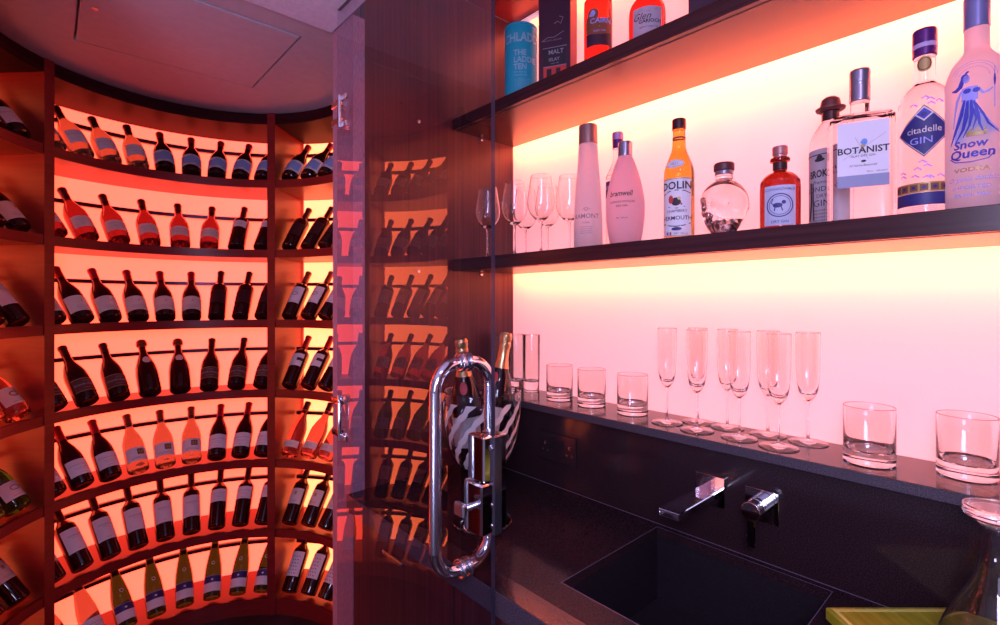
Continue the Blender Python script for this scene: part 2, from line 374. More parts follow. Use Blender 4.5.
# champagne flutes: base, stem and bowl
def flute():
    r=empty('champagne_flute')
    b=MB(); b.lathe([(0,0),(.0405,0),(.042,.0012),(.0405,.0025),(.016,.0042),(.006,.0075),(0,.0078)],40); b.build('foot',M['glass'],r)
    b=MB(); b.lathe([(0,.0079),(.0052,.0079),(.0036,.014),(.0026,.03),(.0026,.075),(.0034,.092),(.0042,.0978),(0,.0979)],16); b.build('stem',M['glass'],r)
    o_=smooth_prof([(.0043,.098),(.010,.104),(.018,.118),(.0225,.140),(.0250,.175),(.0258,.21),(.0262,.262)],4)
    i_=smooth_prof([(.0254,.262),(.0250,.21),(.0242,.175),(.0216,.141),(.016,.124),(.008,.1165),(0,.1155)],4)
    b=MB(); b.lathe([(0,.098)]+o_+[(.0258,.2627)]+i_,36); b.build('bowl',M['glass'],r); return r
FP=[(-.705,1.267,'leftmost champagne flute on the ledge, standing alone by the tumblers'),
    (-.611,1.250,'champagne flute at the front edge, second from the left'),
    (-.650,1.335,'champagne flute by the wall, half hidden behind second front flute'),
    (-.570,1.338,'champagne flute standing by the wall above the tap spout'),
    (-.507,1.258,'champagne flute at the ledge front, middle of the cluster'),
    (-.469,1.338,'champagne flute by the wall behind the frontmost flute'),
    (-.414,1.246,'frontmost champagne flute on the ledge, above mixer lever'),
    (-.380,1.338,'rightmost champagne flute on the ledge, beside a large tumbler')]
pF=flute()
for i,(x,y,l) in enumerate(FP):
    o=pF if i==0 else copy_tree(pF); o.location=(x,y,zl+.0003); tag(o,l,'glass','champagne flutes on the granite ledge')
# wine glasses
def wglass():
    r=empty('wine_glass')
    b=MB(); b.lathe([(0,0),(.036,0),(.0375,.0012),(.036,.0025),(.015,.0042),(.006,.0078),(0,.008)],40); b.build('foot',M['glass'],r)
    b=MB(); b.lathe([(0,.0081),(.0056,.0081),(.0038,.016),(.0030,.03),(.0030,.078),(.0042,.094),(.006,.0998),(0,.0999)],16); b.build('stem',M['glass'],r)
    o_=smooth_prof([(.006,.1),(.020,.108),(.036,.128),(.0425,.152),(.0415,.180),(.036,.215),(.0315,.242)],5)
    i_=smooth_prof([(.0307,.242),(.0352,.215),(.0407,.180),(.0417,.152),(.0352,.1292),(.019,.1105),(0,.1055)],5)
    b=MB(); b.lathe([(0,.1)]+o_+[(.0311,.2426)]+i_,40); b.build('bowl',M['glass'],r); return r
zs=H+.149
WP=[(-1.300,1.125,'wine glass on the shelf seen through the glass door'),
    (-1.176,1.135,'wine glass at the shelf front, just right of the door edge'),
    (-1.062,1.140,'largest looking wine glass at the shelf front, third from left'),
    (-1.006,1.210,'wine glass right beside the tall frosted bottle with grey cap'),
    (-1.225,1.235,'wine glass at the back of shelf behind the second glass'),
    (-1.135,1.250,'wine glass at the back of shelf behind the third glass')]
pW=wglass()
for i,(x,y,l) in enumerate(WP):
    o=pW if i==0 else copy_tree(pW); o.location=(x,y,zs+.0003); tag(o,l,'glass','wine glasses on the middle shelf')

# ------------------------------------------------------------------ spirit bottles
def face(x,y,extra=0): return math.atan2(-x,y)+R(extra)
# 1 tall frosted bottle, grey cap
r_=empty('frosted_bottle',(-.902,1.17,zs),face(-.902,1.17,-8)); tag(r_,'tall frosted vodka bottle with brown-grey cylinder cap, beside the wine glasses','bottle')
pf=smooth_prof([(.036,.0),(.041,.006),(.0415,.04),(.0405,.10),(.0355,.19),(.030,.25),(.0268,.308)],6)
b=MB(); b.lathe([(0,.0)]+pf+[(0,.309)],40); b.build('body',M['frost'],r_)
b=MB(); b.lathe([(0,.3095),(.0268,.3095),(.0272,.312),(.0272,.362),(.0262,.364),(0,.364)],32); b.build('cap',mat('matt bronze cap',(.30,.16,.15),.4,.5),r_)
w=prof_wrap(pf); b=MB(); b.text('RAMONT',0,.088,.0185,w,0,bold=.01); b.text('VODKA',0,.073,.006,w,0); 
for k in range(4): b.text('distilled and bottled',0,.062-.006*k,.0045,w,0)
b.stroke([(-.012,.112),(-.006,.118),(-.002,.110),(.002,.110),(.006,.118),(.012,.112)],.0012,w); b.ring(0,.114,.005,.001,w); b.build('lettering',M['greyink'],r_)
# 2 purple capsule bottle behind
r_=empty('gin_bottle',(-.885,1.295,zs),face(-.885,1.295,-5)); tag(r_,'clear gin bottle with purple capsule, half hidden behind two frosted bottles','bottle')
pf=smooth_prof([(.033,0),(.036,.005),(.036,.21),(.034,.235),(.022,.262),(.0150,.285),(.0145,.318)],5)
b=MB(); b.lathe([(0,0)]+pf+[(0,.3185)],36); b.build('body',M['clearb'],r_)
b=MB(); b.lathe([(0,.3187),(.0158,.3187),(.0160,.345),(0,.3451)],28); b.build('neck_seal',M['cappurple'],r_)
b=MB(); b.lathe([(0,.3453),(.0165,.3453),(.0168,.366),(.0155,.368),(0,.368)],28); b.build('cap',mat('lilac cap',(.45,.25,.50),.4,.3),r_)
b=MB(); w=cyl(.036); b.region(-.045,.045,.165,.215,w,0); b.region(-.045,.045,.150,.160,w,1); w2=cyl(.036,0,.0012); b.text('LONDON',-.012,.192,.014,w2,2,bold=.01); b.text('DRY GIN',-.012,.175,.009,w2,2); b.build('label',[M['navy'],M['white'],M['white']],r_)
# 3 pink frosted teardrop
r_=empty('frosted_bottle',(-.769,1.16,zs),face(-.769,1.16,-10)); tag(r_,'pink frosted teardrop gin bottle with silver cap and script lettering','bottle')
pf=smooth_prof([(.034,0),(.040,.006),(.048,.05),(.0515,.095),(.049,.135),(.040,.180),(.027,.222),(.0185,.243)],6)
b=MB(); b.lathe([(0,0)]+pf+[(0,.2435)],44); b.build('body',M['frostp'],r_)
b=MB(); b.lathe([(0,.2437),(.0185,.2437),(.0190,.246),(.0190,.256),(.0182,.257),(.0190,.258),(.0190,.280),(.0178,.282),(0,.282)],32); b.build('cap',M['screw'],r_)
w=prof_wrap(pf,eps=.001); b=MB(); b.text('bramwell',-.004,.128,.021,w,0,shear=.25,sx=.82,bold=.01); b.text('LONDON DISTILLED',0,.110,.0075,w,0); b.text('DRY GIN',0,.099,.0075,w,0); b.text('70cl   41% vol',.0,.068,.0055,w,0); b.build('lettering',M['ink'],r_)
# 4 vermouth
r_=empty('vermouth_bottle',(-.613,1.16,zs),face(-.613,1.16,-9)); tag(r_,'amber vermouth bottle with large white printed label and brown cap','bottle')
pf=smooth_prof([(.033,0),(.036,.005),(.0362,.09),(.0362,.155),(.034,.180),(.025,.205),(.017,.228),(.0148,.262),(.0148,.276)],5)
b=MB(); b.lathe([(0,0)]+pf+[(0,.2765)],40); b.build('body',M['amber'],r_)
b=MB(); b.lathe([(0,.2767),(.0162,.2767),(.0165,.278),(.0165,.284),(.0155,.285),(.0165,.286),(.0165,.300),(.0150,.302),(0,.302)],30); b.build('cap',M['capdark'],r_)
b=MB(); b.lathe([(.0152,.252),(.0156,.2525),(.0156,.256),(.0152,.2565)],30); b.build('neck_ring',M['ink'],r_)
b=MB(); w=cyl(.0362,0,.001); w2=cyl(.0362,0,.0019)
b.region(-.036,.036,.008,.150,w,0); 
b.region(-.036,.036,.147,.149,w2,3); b.region(-.036,.036,.009,.0105,w2,3)
b.text('DOLIN',-.001,.123,.026,w2,1,bold=.02,sx=.95)
b.stroke([(-.034,.112),(-.018,.118),(0,.120),(.018,.118),(.034,.112)],.002,w2,1)
b.ellipse(-.001,.092,.011,.010,w2,1); b.ellipse(-.013,.098,.006,.010,w2,2); b.stroke([(-.012,.100),(-.004,.086),(.004,.096),(.012,.084)],.004,w2,2); b.ellipse(.006,.100,.004,.004,w2,3); b.stroke([(-.020,.080),(0,.076),(.020,.080)],.0014,w2,1)
b.text('CHAMBERY',0,.066,.0095,w2,1); b.text('VERMOUTH',0,.048,.0135,w2,1,bold=.01)
b.stroke([(-.034,.040),(-.016,.034),(0,.032),(.016,.034),(.034,.040)],.0022,w2,1); b.ellipse(0,.026,.012,.004,w2,4)
b.region(-.024,-.020,.012,.019,w2,5,2); b.region(-.016,-.012,.012,.019,w2,2,2); b.text('DRY  18% vol',.010,.013,.0055,w2,1)
b.build('label',[M['white'],M['ink'],M['redink'],M['goldink'],M['navy'],M['blueink']],r_)
wN=prof_wrap(pf,eps=.0012); wN2=prof_wrap(pf,eps=.0020)
b=MB(); b.ellipse(-.006,.186,.026,.0105,wN,0); b.ring(-.006,.186,.024,.001,wN2,1,b=.0092); b.text('1821',-.006,.182,.011,wN2,1); b.build('neck_label',[M['white'],M['greyink']],r_)
# 5 skull bottle
def skull():
    import bmesh
    bm=bmesh.new(); bmesh.ops.create_icosphere(bm,subdivisions=5,radius=1.0)
    g=lambda dx,dz,w,h: math.exp(-(dx/w)**2-(dz/h)**2)
    for v in bm.verts:
        n=v.co.normalized(); x,y,z=n
        # cranium, longer front to back; narrower jaw below
        rx,ry,rz=.052,.060,.061
        p=Vector((x*rx,y*ry,z*rz))
        if z<-.15:
            t=min(1,(-z-.15)/.6); p.x*=1-.20*t; 
            if y>0: p.y*=1-.38*t
            else: p.y*=1-.02*t
            p.z*=1+.32*t
        f=max(0,-y)
        if f>0:
            fx=p.x/.052; fz=p.z/.056
            d=0
            d-=.020*(g(fx-.40,fz+.06,.23,.22)+g(fx+.40,fz+.06,.23,.22))        # eye sockets
            d-=.016*g(fx,fz+.42,.13,.17)                                        # nose opening
            d+=.009*g(fx,fz+.12,.10,.22)                                        # nose bridge
            d+=.007*(g(fx-.4,fz-.26,.35,.10)+g(fx+.4,fz-.26,.35,.10))           # brows
            d+=.005*(g(fx-.55,fz+.42,.20,.14)+g(fx+.55,fz+.42,.20,.14))         # cheekbones
            if fz<-.6:
                te=abs(math.sin(fx*16)); m_=math.exp(-((fz+.86)/.22)**2)
                d+=.0050*m_*te; d-=.003*math.exp(-((fz+.86)/.03)**2)
            p.y-=d*min(1,f*1.4)
        else:
            pass
        a=abs(p.x)/.052
        if y>-.75 and y<-.1: p.x*=1-.10*math.exp(-((p.z/.056+.05)/.3)**2)      # temples
        p.z=max(p.z,-.072)
        v.co=p+Vector((0,0,.0725))
    me=bpy.data.meshes.new('body'); bm.to_mesh(me); bm.free()
    for q in me.polygons: q.use_smooth=True
    return me
r_=empty('skull_bottle',(-.504,1.165,zs+.0003),face(-.504,1.165,-28)); tag(r_,'clear glass skull shaped vodka bottle with round dark stopper','bottle')
me=skull(); me.materials.append(mat('clear skull glass',(1,1,1),0,0,1,1.45)); o=bpy.data.objects.new('body',me); C.objects.link(o); o.parent=r_
b=MB(); b.lathe([(0,.1338),(.019,.1335),(.0185,.143),(0,.1432)],28); b.build('neck',M['glass'],r_)
b=MB(); b.lathe([(0,.1435),(.0192,.1435),(.0200,.145),(.0200,.152),(0,.1521)],28); b.build('collar',M['screw'],r_)
b=MB(); b.lathe([(0,.1523),(.0205,.1523),(.0225,.155),(.0225,.168),(.0205,.171),(0,.172)],28); b.build('stopper',mat('brown stopper',(.10,.025,.03),.4),r_)
# 6 apothecary gin
r_=empty('apothecary_bottle',(-.386,1.17,zs),face(-.386,1.17,14)); tag(r_,'squat brown apothecary gin bottle with cork and pale round crest label','bottle')
pf=smooth_prof([(.034,0),(.0385,.004),(.0390,.04),(.0390,.098),(.0365,.112),(.026,.124),(.0150,.129),(.0130,.135),(.0135,.150)],5)
b=MB(); b.lathe([(0,0)]+pf+[(.0190,.152),(.0195,.156),(.0185,.159),(.0120,.160),(0,.1601)],40); b.build('body',M['apoth'],r_)
b=MB(); b.lathe([(0,.1603),(.0125,.1603),(.0130,.166),(.0148,.167),(.0150,.182),(.0140,.184),(0,.184)],28); b.build('stopper',mat('silver topped cork',(.45,.22,.22),.4,.6),r_)
b=MB(); b.lathe([(.0134,.134),(.0142,.1345),(.0142,.149),(.0136,.1495)],24); b.build('neck_seal',M['capdark'],r_)
b=MB(); w=cyl(.039,-.25,.0009); w2=cyl(.039,-.25,.0018); b.region(-.031,.031,.010,.094,w,0); b.ring(0,.052,.025,.0022,w2,1); b.ring(0,.052,.020,.0010,w2,1)
b.ellipse(-.004,.052,.009,.005,w2,1); b.ellipse(.007,.058,.004,.004,w2,1); b.stroke([(-.010,.052),(-.016,.058),(-.012,.066)],.0018,w2,1); b.stroke([(-.008,.050),(-.010,.040)],.002,w2,1); b.stroke([(.002,.050),(.005,.040)],.002,w2,1)
b.text('SCHWARZWALD',0,.083,.0075,w2,1); b.text('DRY GIN',0,.015,.0080,w2,1); b.build('label',[mat('pale blue label paper',(.46,.50,.68),.6),M['navy']],r_)
# 7 hat topped gin behind
r_=empty('gin_bottle',(-.306,1.225,zs),face(-.306,1.225,-8)); tag(r_,'clear gin bottle with brown bowler hat stopper and grey label','bottle')
pf=smooth_prof([(.034,0),(.038,.005),(.0385,.12),(.0385,.175),(.034,.200),(.022,.222),(.0155,.232),(.0150,.250)],5)
b=MB(); b.lathe([(0,0)]+pf+[(0,.2505)],40); b.build('body',M['clearb'],r_)
b=MB(); b.lathe([(.0152,.233),(.0162,.2335),(.0162,.250),(.0156,.2505)],28); b.build('neck_seal',M['capdark'],r_)
b=MB(); b.lathe([(0,.251),(.020,.2512),(.0265,.2585),(.0275,.2585),(.0265,.255),(.0235,.2535),(.0190,.2555),(.0185,.268),(.0165,.277),(.010,.282),(0,.283)],32); b.build('hat_stopper',mat('brown hat stopper',(.14,.03,.03),.45),r_)
b=MB(); w=cyl(.0385,-.1,.001); w2=cyl(.0385,-.1,.0018); b.region(-.044,.044,.012,.168,w,0); b.region(-.044,.044,.155,.157,w2,1); b.ellipse(-.010,.145,.010,.004,w2,1); b.ellipse(-.010,.149,.006,.006,w2,1)
b.text("BROKER'S",-.002,.109,.021,w2,1,sx=.66,bold=.03); b.text('Premium',-.006,.095,.010,w2,1,shear=.3); b.text('LONDON',-.006,.079,.0145,w2,1); b.text('DRY',-.006,.066,.0105,w2,1); b.text('GIN',-.006,.048,.019,w2,1)
b.stroke([(-.030,.100),(-.028,.060),(-.034,.020)],.005,w2,1); b.stroke([(-.024,.098),(-.022,.020)],.003,w2,1)
for k in range(4): b.text('imported dry gin',-.002,.038-.007*k,.006,w2,1)
b.build('label',[mat('grey label paper',(.42,.36,.42),.6),M['ink']],r_)
# 8 square gin
r_=empty('square_gin_bottle',(-.236,1.135,zs+.0005),face(-.236,1.135,8)); tag(r_,'square shouldered clear gin bottle with broad white label','bottle')
b=MB(); n=10
def rrect(hx,hy,rc,z):
    out=[]
    for cxs,cys,a0 in ((1,1,0),(-1,1,90),(-1,-1,180),(1,-1,270)):
        for k in range(6): a=R(a0+k*18); out.append((cxs*(hx-rc)+rc*math.cos(a),cys*(hy-rc)+rc*math.sin(a),z))
    return out
rings=[rrect(.048,.030,.010,0),rrect(.050,.032,.010,.003),rrect(.050,.032,.010,.190),rrect(.048,.031,.012,.1955),rrect(.040,.026,.014,.199),rrect(.0155,.0155,.0154,.2015),rrect(.0150,.0150,.0149,.210),rrect(.0150,.0150,.0149,.226)]
vs=[p for q in rings for p in q]; fs=[tuple(reversed(range(24))),tuple(range(24*(len(rings)-1),24*len(rings)))]
for i in range(len(rings)-1):
    for k in range(24): fs.append((i*24+k,i*24+(k+1)%24,(i+1)*24+(k+1)%24,(i+1)*24+k))
b.add(vs,fs,0,False); b.build('body',M['clearb'],r_)
b=MB(); b.lathe([(0,.2263),(.0158,.2263),(.0165,.228),(.0165,.256),(.0158,.257),(.0165,.258),(.0165,.262),(.0158,.263),(.0165,.264),(.0168,.283),(.0155,.286),(0,.286)],36); b.build('cap',M['screw'],r_)
b=MB(); w=flat(-.032,.0012); w2=flat(-.032,.002); b.region(-.039,.039,.060,.180,w,0); b.region(-.039,.039,.060,.082,w2,2)
b.text('BOTANIST',0,.122,.0165,w2,1,bold=.022); b.text('THE',0,.139,.005,w2,1); b.text('ISLAY DRY GIN',0,.115,.0055,w2,1); b.text('22 Native Botanicals',0,.098,.0050,w2,1,shear=.3); b.text('70cl e',.010,.086,.0038,w2,1); b.text('46% alc/vol',.028,.086,.0035,w2,1)
b.stroke([(-.030,.112),(.034,.155)],.0005,w2,3); b.stroke([(-.012,.152),(.008,.110)],.0005,w2,3); b.ellipse(.002,.142,.005,.006,w2,4); b.ellipse(.001,.107,.004,.0022,w2,1); b.ellipse(0,.135,.004,.003,w2,5)
b.build('label',[M['white'],M['ink'],mat('grey blue label band',(.25,.26,.42),.5),M['greyink'],mat('blue drop ink',(.15,.3,.7),.5),M['goldink']],r_)
# 9 blue diamond gin
r_=empty('gin_bottle',(-.147,1.175,zs),face(-.147,1.175,-1)); tag(r_,'tall clear gin bottle with blue diamond label and violet cap','bottle')
pf=smooth_prof([(.034,0),(.038,.005),(.0385,.10),(.0385,.195),(.036,.215),(.027,.232),(.0175,.242),(.0155,.250),(.0155,.292)],5)
b=MB(); b.lathe([(0,0)]+pf+[(0,.2925)],40); b.build('body',M['clearb'],r_)
b=MB(); b.lathe([(0,.2927),(.0172,.2927),(.0176,.294),(.0176,.306),(.0170,.307),(.0170,.314),(.0178,.316),(.0178,.338),(.0165,.341),(0,.341)],30); b.build('cap',M['cappurple'],r_)
b=MB(); b.lathe([(.0178,.3065),(.0182,.307),(.0182,.314),(.0178,.3145)],30); b.build('cap_band',mat('lilac band',(.45,.35,.60),.4),r_)
b=MB(); w=cyl(.0155,0,.0008); b.ellipse(0,.276,.011,.014,w,0); b.ring(0,.276,.009,.001,cyl(.0155,0,.0014),1,b=.011); b.build('neck_seal',[M['goldink'],M['ink']],r_)
b=MB(); w=cyl(.0385,0,.001); w2=cyl(.0385,0,.0018); w3=cyl(.0385,0,.0024)
dv=lambda h,ww: (lambda u: .150-h*(1-abs(u)/ww), lambda u: .150+h*(1-abs(u)/ww))
lo,hi=dv(.046,.042); b.region(-.042,.042,lo,hi,w,0,24); 
for hh,ww,dd in ((.043,.039,.0012),):
    for (p,q) in (((-ww,0),(0,hh)),((0,hh),(ww,0)),((ww,0),(0,-hh)),((0,-hh),(-ww,0))):
        b.stroke([(p[0]+(q[0]-p[0])*t/6,.150+p[1]+(q[1]-p[1])*t/6) for t in range(7)],.001,w2,1)
b.region(-.013,.013,lambda u:.180-.013*(1-abs(u)/.013),lambda u:.180+.013*(1-abs(u)/.013),w2,1,8); b.region(-.010,.010,lambda u:.180-.010*(1-abs(u)/.010),lambda u:.180+.010*(1-abs(u)/.010),w3,2,8); b.ellipse(0,.179,.004,.004,cyl(.0385,0,.003),0)
b.text('citadelle',0,.147,.0160,w2,1,sx=.9); b.text('GIN',-.004,.128,.0165,w2,3,sx=1.1)
b.region(-.05,.05,.020,.042,w,0); b.region(-.05,.05,.0425,.060,w,4)
for k in range(-3,4): b.region(k*.014-.0055,k*.014+.0055,.045,.057,w2,5,2); b.ellipse(k*.014,.051,.003,.0028,w3,0,6)
for k in range(14):
    u0=random.uniform(-.040,.030); v0=random.choice([random.uniform(.066,.098),random.uniform(.195,.212)]); 
    b.stroke([(u0,v0),(u0+.005,v0+.003),(u0+.011,v0-.002)],.0028,w,6)
for k in range(5): b.text('imported product of france',0,.004+.003*k,.003,w2,6)
b.build('label',[M['navy'],M['cream'],M['blueink'],M['lilac'],M['goldink'],M['brown'],M['lilac']],r_)
# 10 frosted vodka with blue figure
r_=empty('frosted_bottle',(-.078,1.165,zs),face(-.078,1.165,-9)); tag(r_,'tall frosted vodka bottle with blue gowned figure at the shelf right','bottle')
pf=smooth_prof([(.036,0),(.0410,.006),(.0420,.06),(.0420,.200),(.0405,.225),(.033,.250),(.022,.266),(.0168,.275),(.0160,.285),(.0160,.312)],5)
b=MB(); b.lathe([(0,0)]+pf+[(0,.3125)],44); b.build('body',M['frost'],r_)
b=MB(); b.lathe([(0,.3127),(.0170,.3127),(.0172,.365),(.016,.367),(0,.367)],30); b.build('cap',mat('blue grey cap',(.22,.22,.45),.35,.4),r_)
b=MB(); w=cyl(.042,0,.001)
# gowned figure holding a staff, flowing skirt
b.ellipse(-.006,.218,.0045,.0065,w,1); b.ellipse(-.008,.221,.005,.006,w,0); b.stroke([(-.010,.219),(-.014,.207),(-.020,.203),(-.026,.204)],[.006,.007,.006,.002],w,0); b.stroke([(-.007,.227),(-.003,.230)],.003,w,0)
b.region(-.012,.008,lambda u:.180+.2*abs(u+.002),lambda u:.205-.15*abs(u+.002),w,1,8); b.ellipse(-.005,.198,.005,.004,w,0); b.ellipse(.006,.197,.0045,.004,w,0)
b.stroke([(.008,.200),(.014,.190),(.020,.192),(.026,.197)],[.004,.0035,.003,.002],w,1); b.stroke([(.028,.232),(.028,.165)],.0012,w,1); b.ellipse(.028,.210,.0016,.010,w,0,6)
b.stroke([(-.012,.200),(-.018,.185),(-.021,.165),(-.024,.140)],[.003,.004,.003,.001],w,1)
b.stroke([(-.002,.184),(-.004,.165),(-.001,.145),(.006,.120)],[.014,.022,.040,.058],w,1); w1=cyl(.042,0,.0014)
for pts,wd in (([(-.008,.184),(-.012,.160),(-.020,.135),(-.028,.112)],[.003,.005,.004,.001]),([(-.004,.182),(-.006,.155),(-.010,.135),(-.020,.116)],[.003,.006,.004,.001]),
  ([(0,.182),(.001,.160),(-.002,.140),(-.010,.122)],[.003,.005,.003,.001]),([(.003,.180),(.008,.158),(.010,.140),(.016,.122)],[.002,.004,.003,.001]),
  ([(.005,.176),(.014,.156),(.020,.140),(.034,.124)],[.002,.003,.003,.001]),([(.003,.168),(.006,.150),(.002,.134)],[.001,.003,.001])): b.stroke(pts,wd,w1,0)
b.stroke([(-.005,.128),(.002,.134),(.004,.128),(.010,.136),(.012,.128),(.018,.132)],.003,w,2); b.region(-.006,.018,.122,.128,w1,2,6)
w2=cyl(.042,0,.0018)
b.text('Snow',-.002,.104,.0185,w2,0,bold=.025,shear=.1); b.text('Queen',.0,.088,.0205,w2,0,bold=.025,shear=.1)
b.stroke([(-.028,.090),(-.020,.083),(0,.080),(.020,.083),(.027,.092)],.0016,w2,0)
b.text('VODKA',.0,.065,.0095,w2,2,bold=.02,sx=1.3); b.text('Organic double',.0,.050,.010,w2,1,shear=.4); b.text('IMPORTED',0,.036,.0085,w2,1,sx=1.2); b.text('40% VOL. 700ml',0,.024,.0065,w2,1,bold=.02)
for rr_ in (.020,.026,.030): b.stroke([(.002+rr_*math.cos(t/6),.218+rr_*.9*math.sin(t/6)) for t in range(0,18,2)],.0005,w,1)
b.build('artwork',[M['blueink'],M['lilac'],M['goldink']],r_)
# ---- top shelf
zu=H+.655
r_=empty('whisky_tin',(-1.192,1.18,zu),face(-1.192,1.18,6)); tag(r_,'teal cylindrical whisky tin with pale lettering on the upper shelf','tin')
b=MB(); b.lathe([(0,0),(.0535,0),(.0545,.002),(.0545,.250),(.0535,.252),(0,.252)],44); b.build('body',M['teal'],r_)
b=MB(); b.lathe([(0,.2522),(.0535,.2522),(.0555,.2535),(.0555,.2590),(.0545,.2605),(.050,.261),(.049,.2595),(0,.2595)],44); b.build('lid',M['teal'],r_)
b=MB(); w=cyl(.0545,0,.0008); b.text('BRUICHLADDICH',-.010,.196,.040,w,0,sx=.80,bold=.03); b.text('THE',-.030,.150,.026,w,0,align='LEFT',bold=.03,sx=.9); b.text('LADDIE',-.030,.127,.026,w,0,align='LEFT',bold=.03,sx=.9); b.text('TEN',-.030,.104,.026,w,0,align='LEFT',bold=.03,sx=.9)
b.text('70cl  46% vol',-.030,.092,.008,w,0,align='LEFT'); b.text('unpeated islay',-.030,.083,.008,w,0,align='LEFT')
for k in range(14): b.text('non chill filtered',-.012,.070-.005*k,.0045,w,0); 
for k in range(14): b.text('islay single malt',.018,.070-.005*k,.0045,w,0)
b.build('lettering',M['tealp'],r_)
r_=empty('whisky_gift_box',(-1.040,1.195,zu),face(-1.04,1.195,-14)); tag(r_,'tall dark purple whisky gift box with red side, right of the teal tin','box')
b=MB(); b.box(-.050,.050,-.048,.048,0,.36,bev=.0008); q=b.build('carton',M['maroon'],r_)
b=MB(); b.box(.0501,.0508,-.047,.047,.001,.358); b.build('side_panel',mat('red card',(.35,.02,.03),.5),r_)
b=MB(); w=flat(-.048); w2=flat(-.048,.0012); w3=flat(-.048,.0018)
b.region(-.034,.038,.002,.128,w,2,4); b.region(-.034,.038,.070,.126,w2,0,4); b.region(-.036,.040,.1255,.1275,w3,1,4); b.region(-.034,.038,.068,.070,w3,1,4)
b.text('MALT',.006,.106,.019,w3,1,bold=.02); b.text('ISLAY',.000,.085,.014,w3,1,bold=.02); b.text('single cask',.002,.076,.006,w3,1)
b.region(-.024,-.008,.008,.062,w2,0,2); b.region(.006,.020,.008,.062,w2,0,2)
b.stroke([(-.040,.150),(-.020,.160),(.000,.158),(.030,.172)],.0016,w,1); b.stroke([(.0,.200),(.012,.205),(.02,.196),(.028,.214),(.016,.22)],.002,w,3); b.text('matured in oak casks',-.006,.148,.007,w,1)
b.build('print',[M['ink'],M['greyink'],M['redink'],M['greyink']],r_)
r_=empty('whisky_bottle',(-.866,1.17,zu),face(-.866,1.17,5)); tag(r_,'red lit whisky bottle with brown horse-head label on the upper shelf','bottle')
pf=smooth_prof([(.036,0),(.0395,.005),(.040,.10),(.040,.190),(.037,.206),(.024,.224),(.0152,.238),(.015,.275)],5)
b=MB(); b.lathe([(0,0)]+pf+[(0,.2755)],40); b.build('body',M['whisky'],r_)
b=MB(); b.lathe([(0,.2757),(.0165,.2757),(.017,.30),(0,.3005)],28); b.build('cap',M['capdark'],r_)
b=MB(); w=cyl(.040,0,.0009); w2=cyl(.040,0,.0018); b.region(-.040,.040,.062,.098,w,2); b.region(-.040,.040,lambda u:.098-.006*math.cos(u*50),lambda u:.142-.006*math.cos(u*60),w2,0)
w3=cyl(.040,0,.0026); b.ellipse(-.018,.150,.017,.017,w2,0); b.ellipse(-.018,.152,.007,.009,w3,1); b.ellipse(-.023,.148,.006,.004,w3,1)
b.text('CAIRN',.004,.124,.020,w3,1,bold=.02); b.stroke([(-.036,.108),(0,.114),(.036,.106)],.002,w3,3); b.text('single malt',.0,.100,.008,w3,1)
b.build('label',[M['brown'],M['lilac'],M['maroon'],M['goldink']],r_)
r_=empty('whisky_bottle',(-.708,1.17,zu),face(-.708,1.17,4)); tag(r_,'round shouldered red whisky bottle with pale lilac label on upper shelf','bottle')
pf=smooth_prof([(.042,0),(.0465,.005),(.047,.05),(.047,.098),(.043,.120),(.032,.136),(.019,.145),(.0165,.152),(.0165,.19)],5)
b=MB(); b.lathe([(0,0)]+pf+[(0,.1905)],40); b.build('body',M['whisky'],r_)
b=MB(); b.lathe([(0,.1907),(.0185,.1907),(.0185,.222),(0,.2225)],28); b.build('cap',M['goldink'],r_)
b=MB(); w=cyl(.047,0,.0009); w2=cyl(.047,0,.0018); b.region(-.042,.036,.012,.098,w,0); b.text('Glen',-.018,.066,.024,w2,1,shear=.4); b.text('GARIOCH',.004,.056,.0125,w2,1,bold=.02); b.stroke([(-.035,.082),(-.02,.090),(0,.084),(.02,.090)],.0006,w2,1); b.text('highland single malt',0,.044,.006,w2,1)
b.build('label',[mat('lilac label paper',(.46,.36,.46),.6),M['ink']],r_)
r_=empty('whisky_gift_box',(-.545,1.20,zu),face(-.545,1.20,0)); tag(r_,'dark purple gift box at the upper right end of whisky row','box')
b=MB(); b.box(-.055,.055,-.045,.045,0,.33,bev=.0008); b.build('carton',M['maroon'],r_)
b=MB(); b.box(-.054,.054,-.044,.044,.3303,.336); b.build('lid',M['maroon'],r_)

# ------------------------------------------------------------------ champagne cooler on the worktop
cxk,cyk=-1.017,.86
r_=empty('champagne_cooler',(cxk,cyk,zt+.0003)); tag(r_,'footed glass champagne cooler with frosted swirl bands behind the door handle','ice bucket')
po=smooth_prof([(.012,.130),(.040,.138),(.072,.175),(.092,.23),(.101,.29),(.105,.352)],5)
pi=smooth_prof([(.1015,.352),(.0975,.29),(.0885,.232),(.069,.180),(.038,.145),(0,.140)],5)
b=MB(); b.lathe([(0,.130)]+po+[(.1033,.3535)]+pi,56); b.build('bowl',M['glass'],r_)
b=MB(); b.lathe([(0,0),(.076,0),(.080,.003),(.078,.007),(.045,.016),(.020,.030),(.014,.055),(.017,.085),(.026,.105),(.018,.120),(.012,.1298),(0,.1299)],44); b.build('foot',M['glass'],r_)
b=MB()
def rad_at(z):
    for (r0,z0),(r1,z1) in zip(po,po[1:]):
        if z0<=z<=z1: return r0+(r1-r0)*(z-z0)/max(1e-6,z1-z0)
    return po[-1][0]
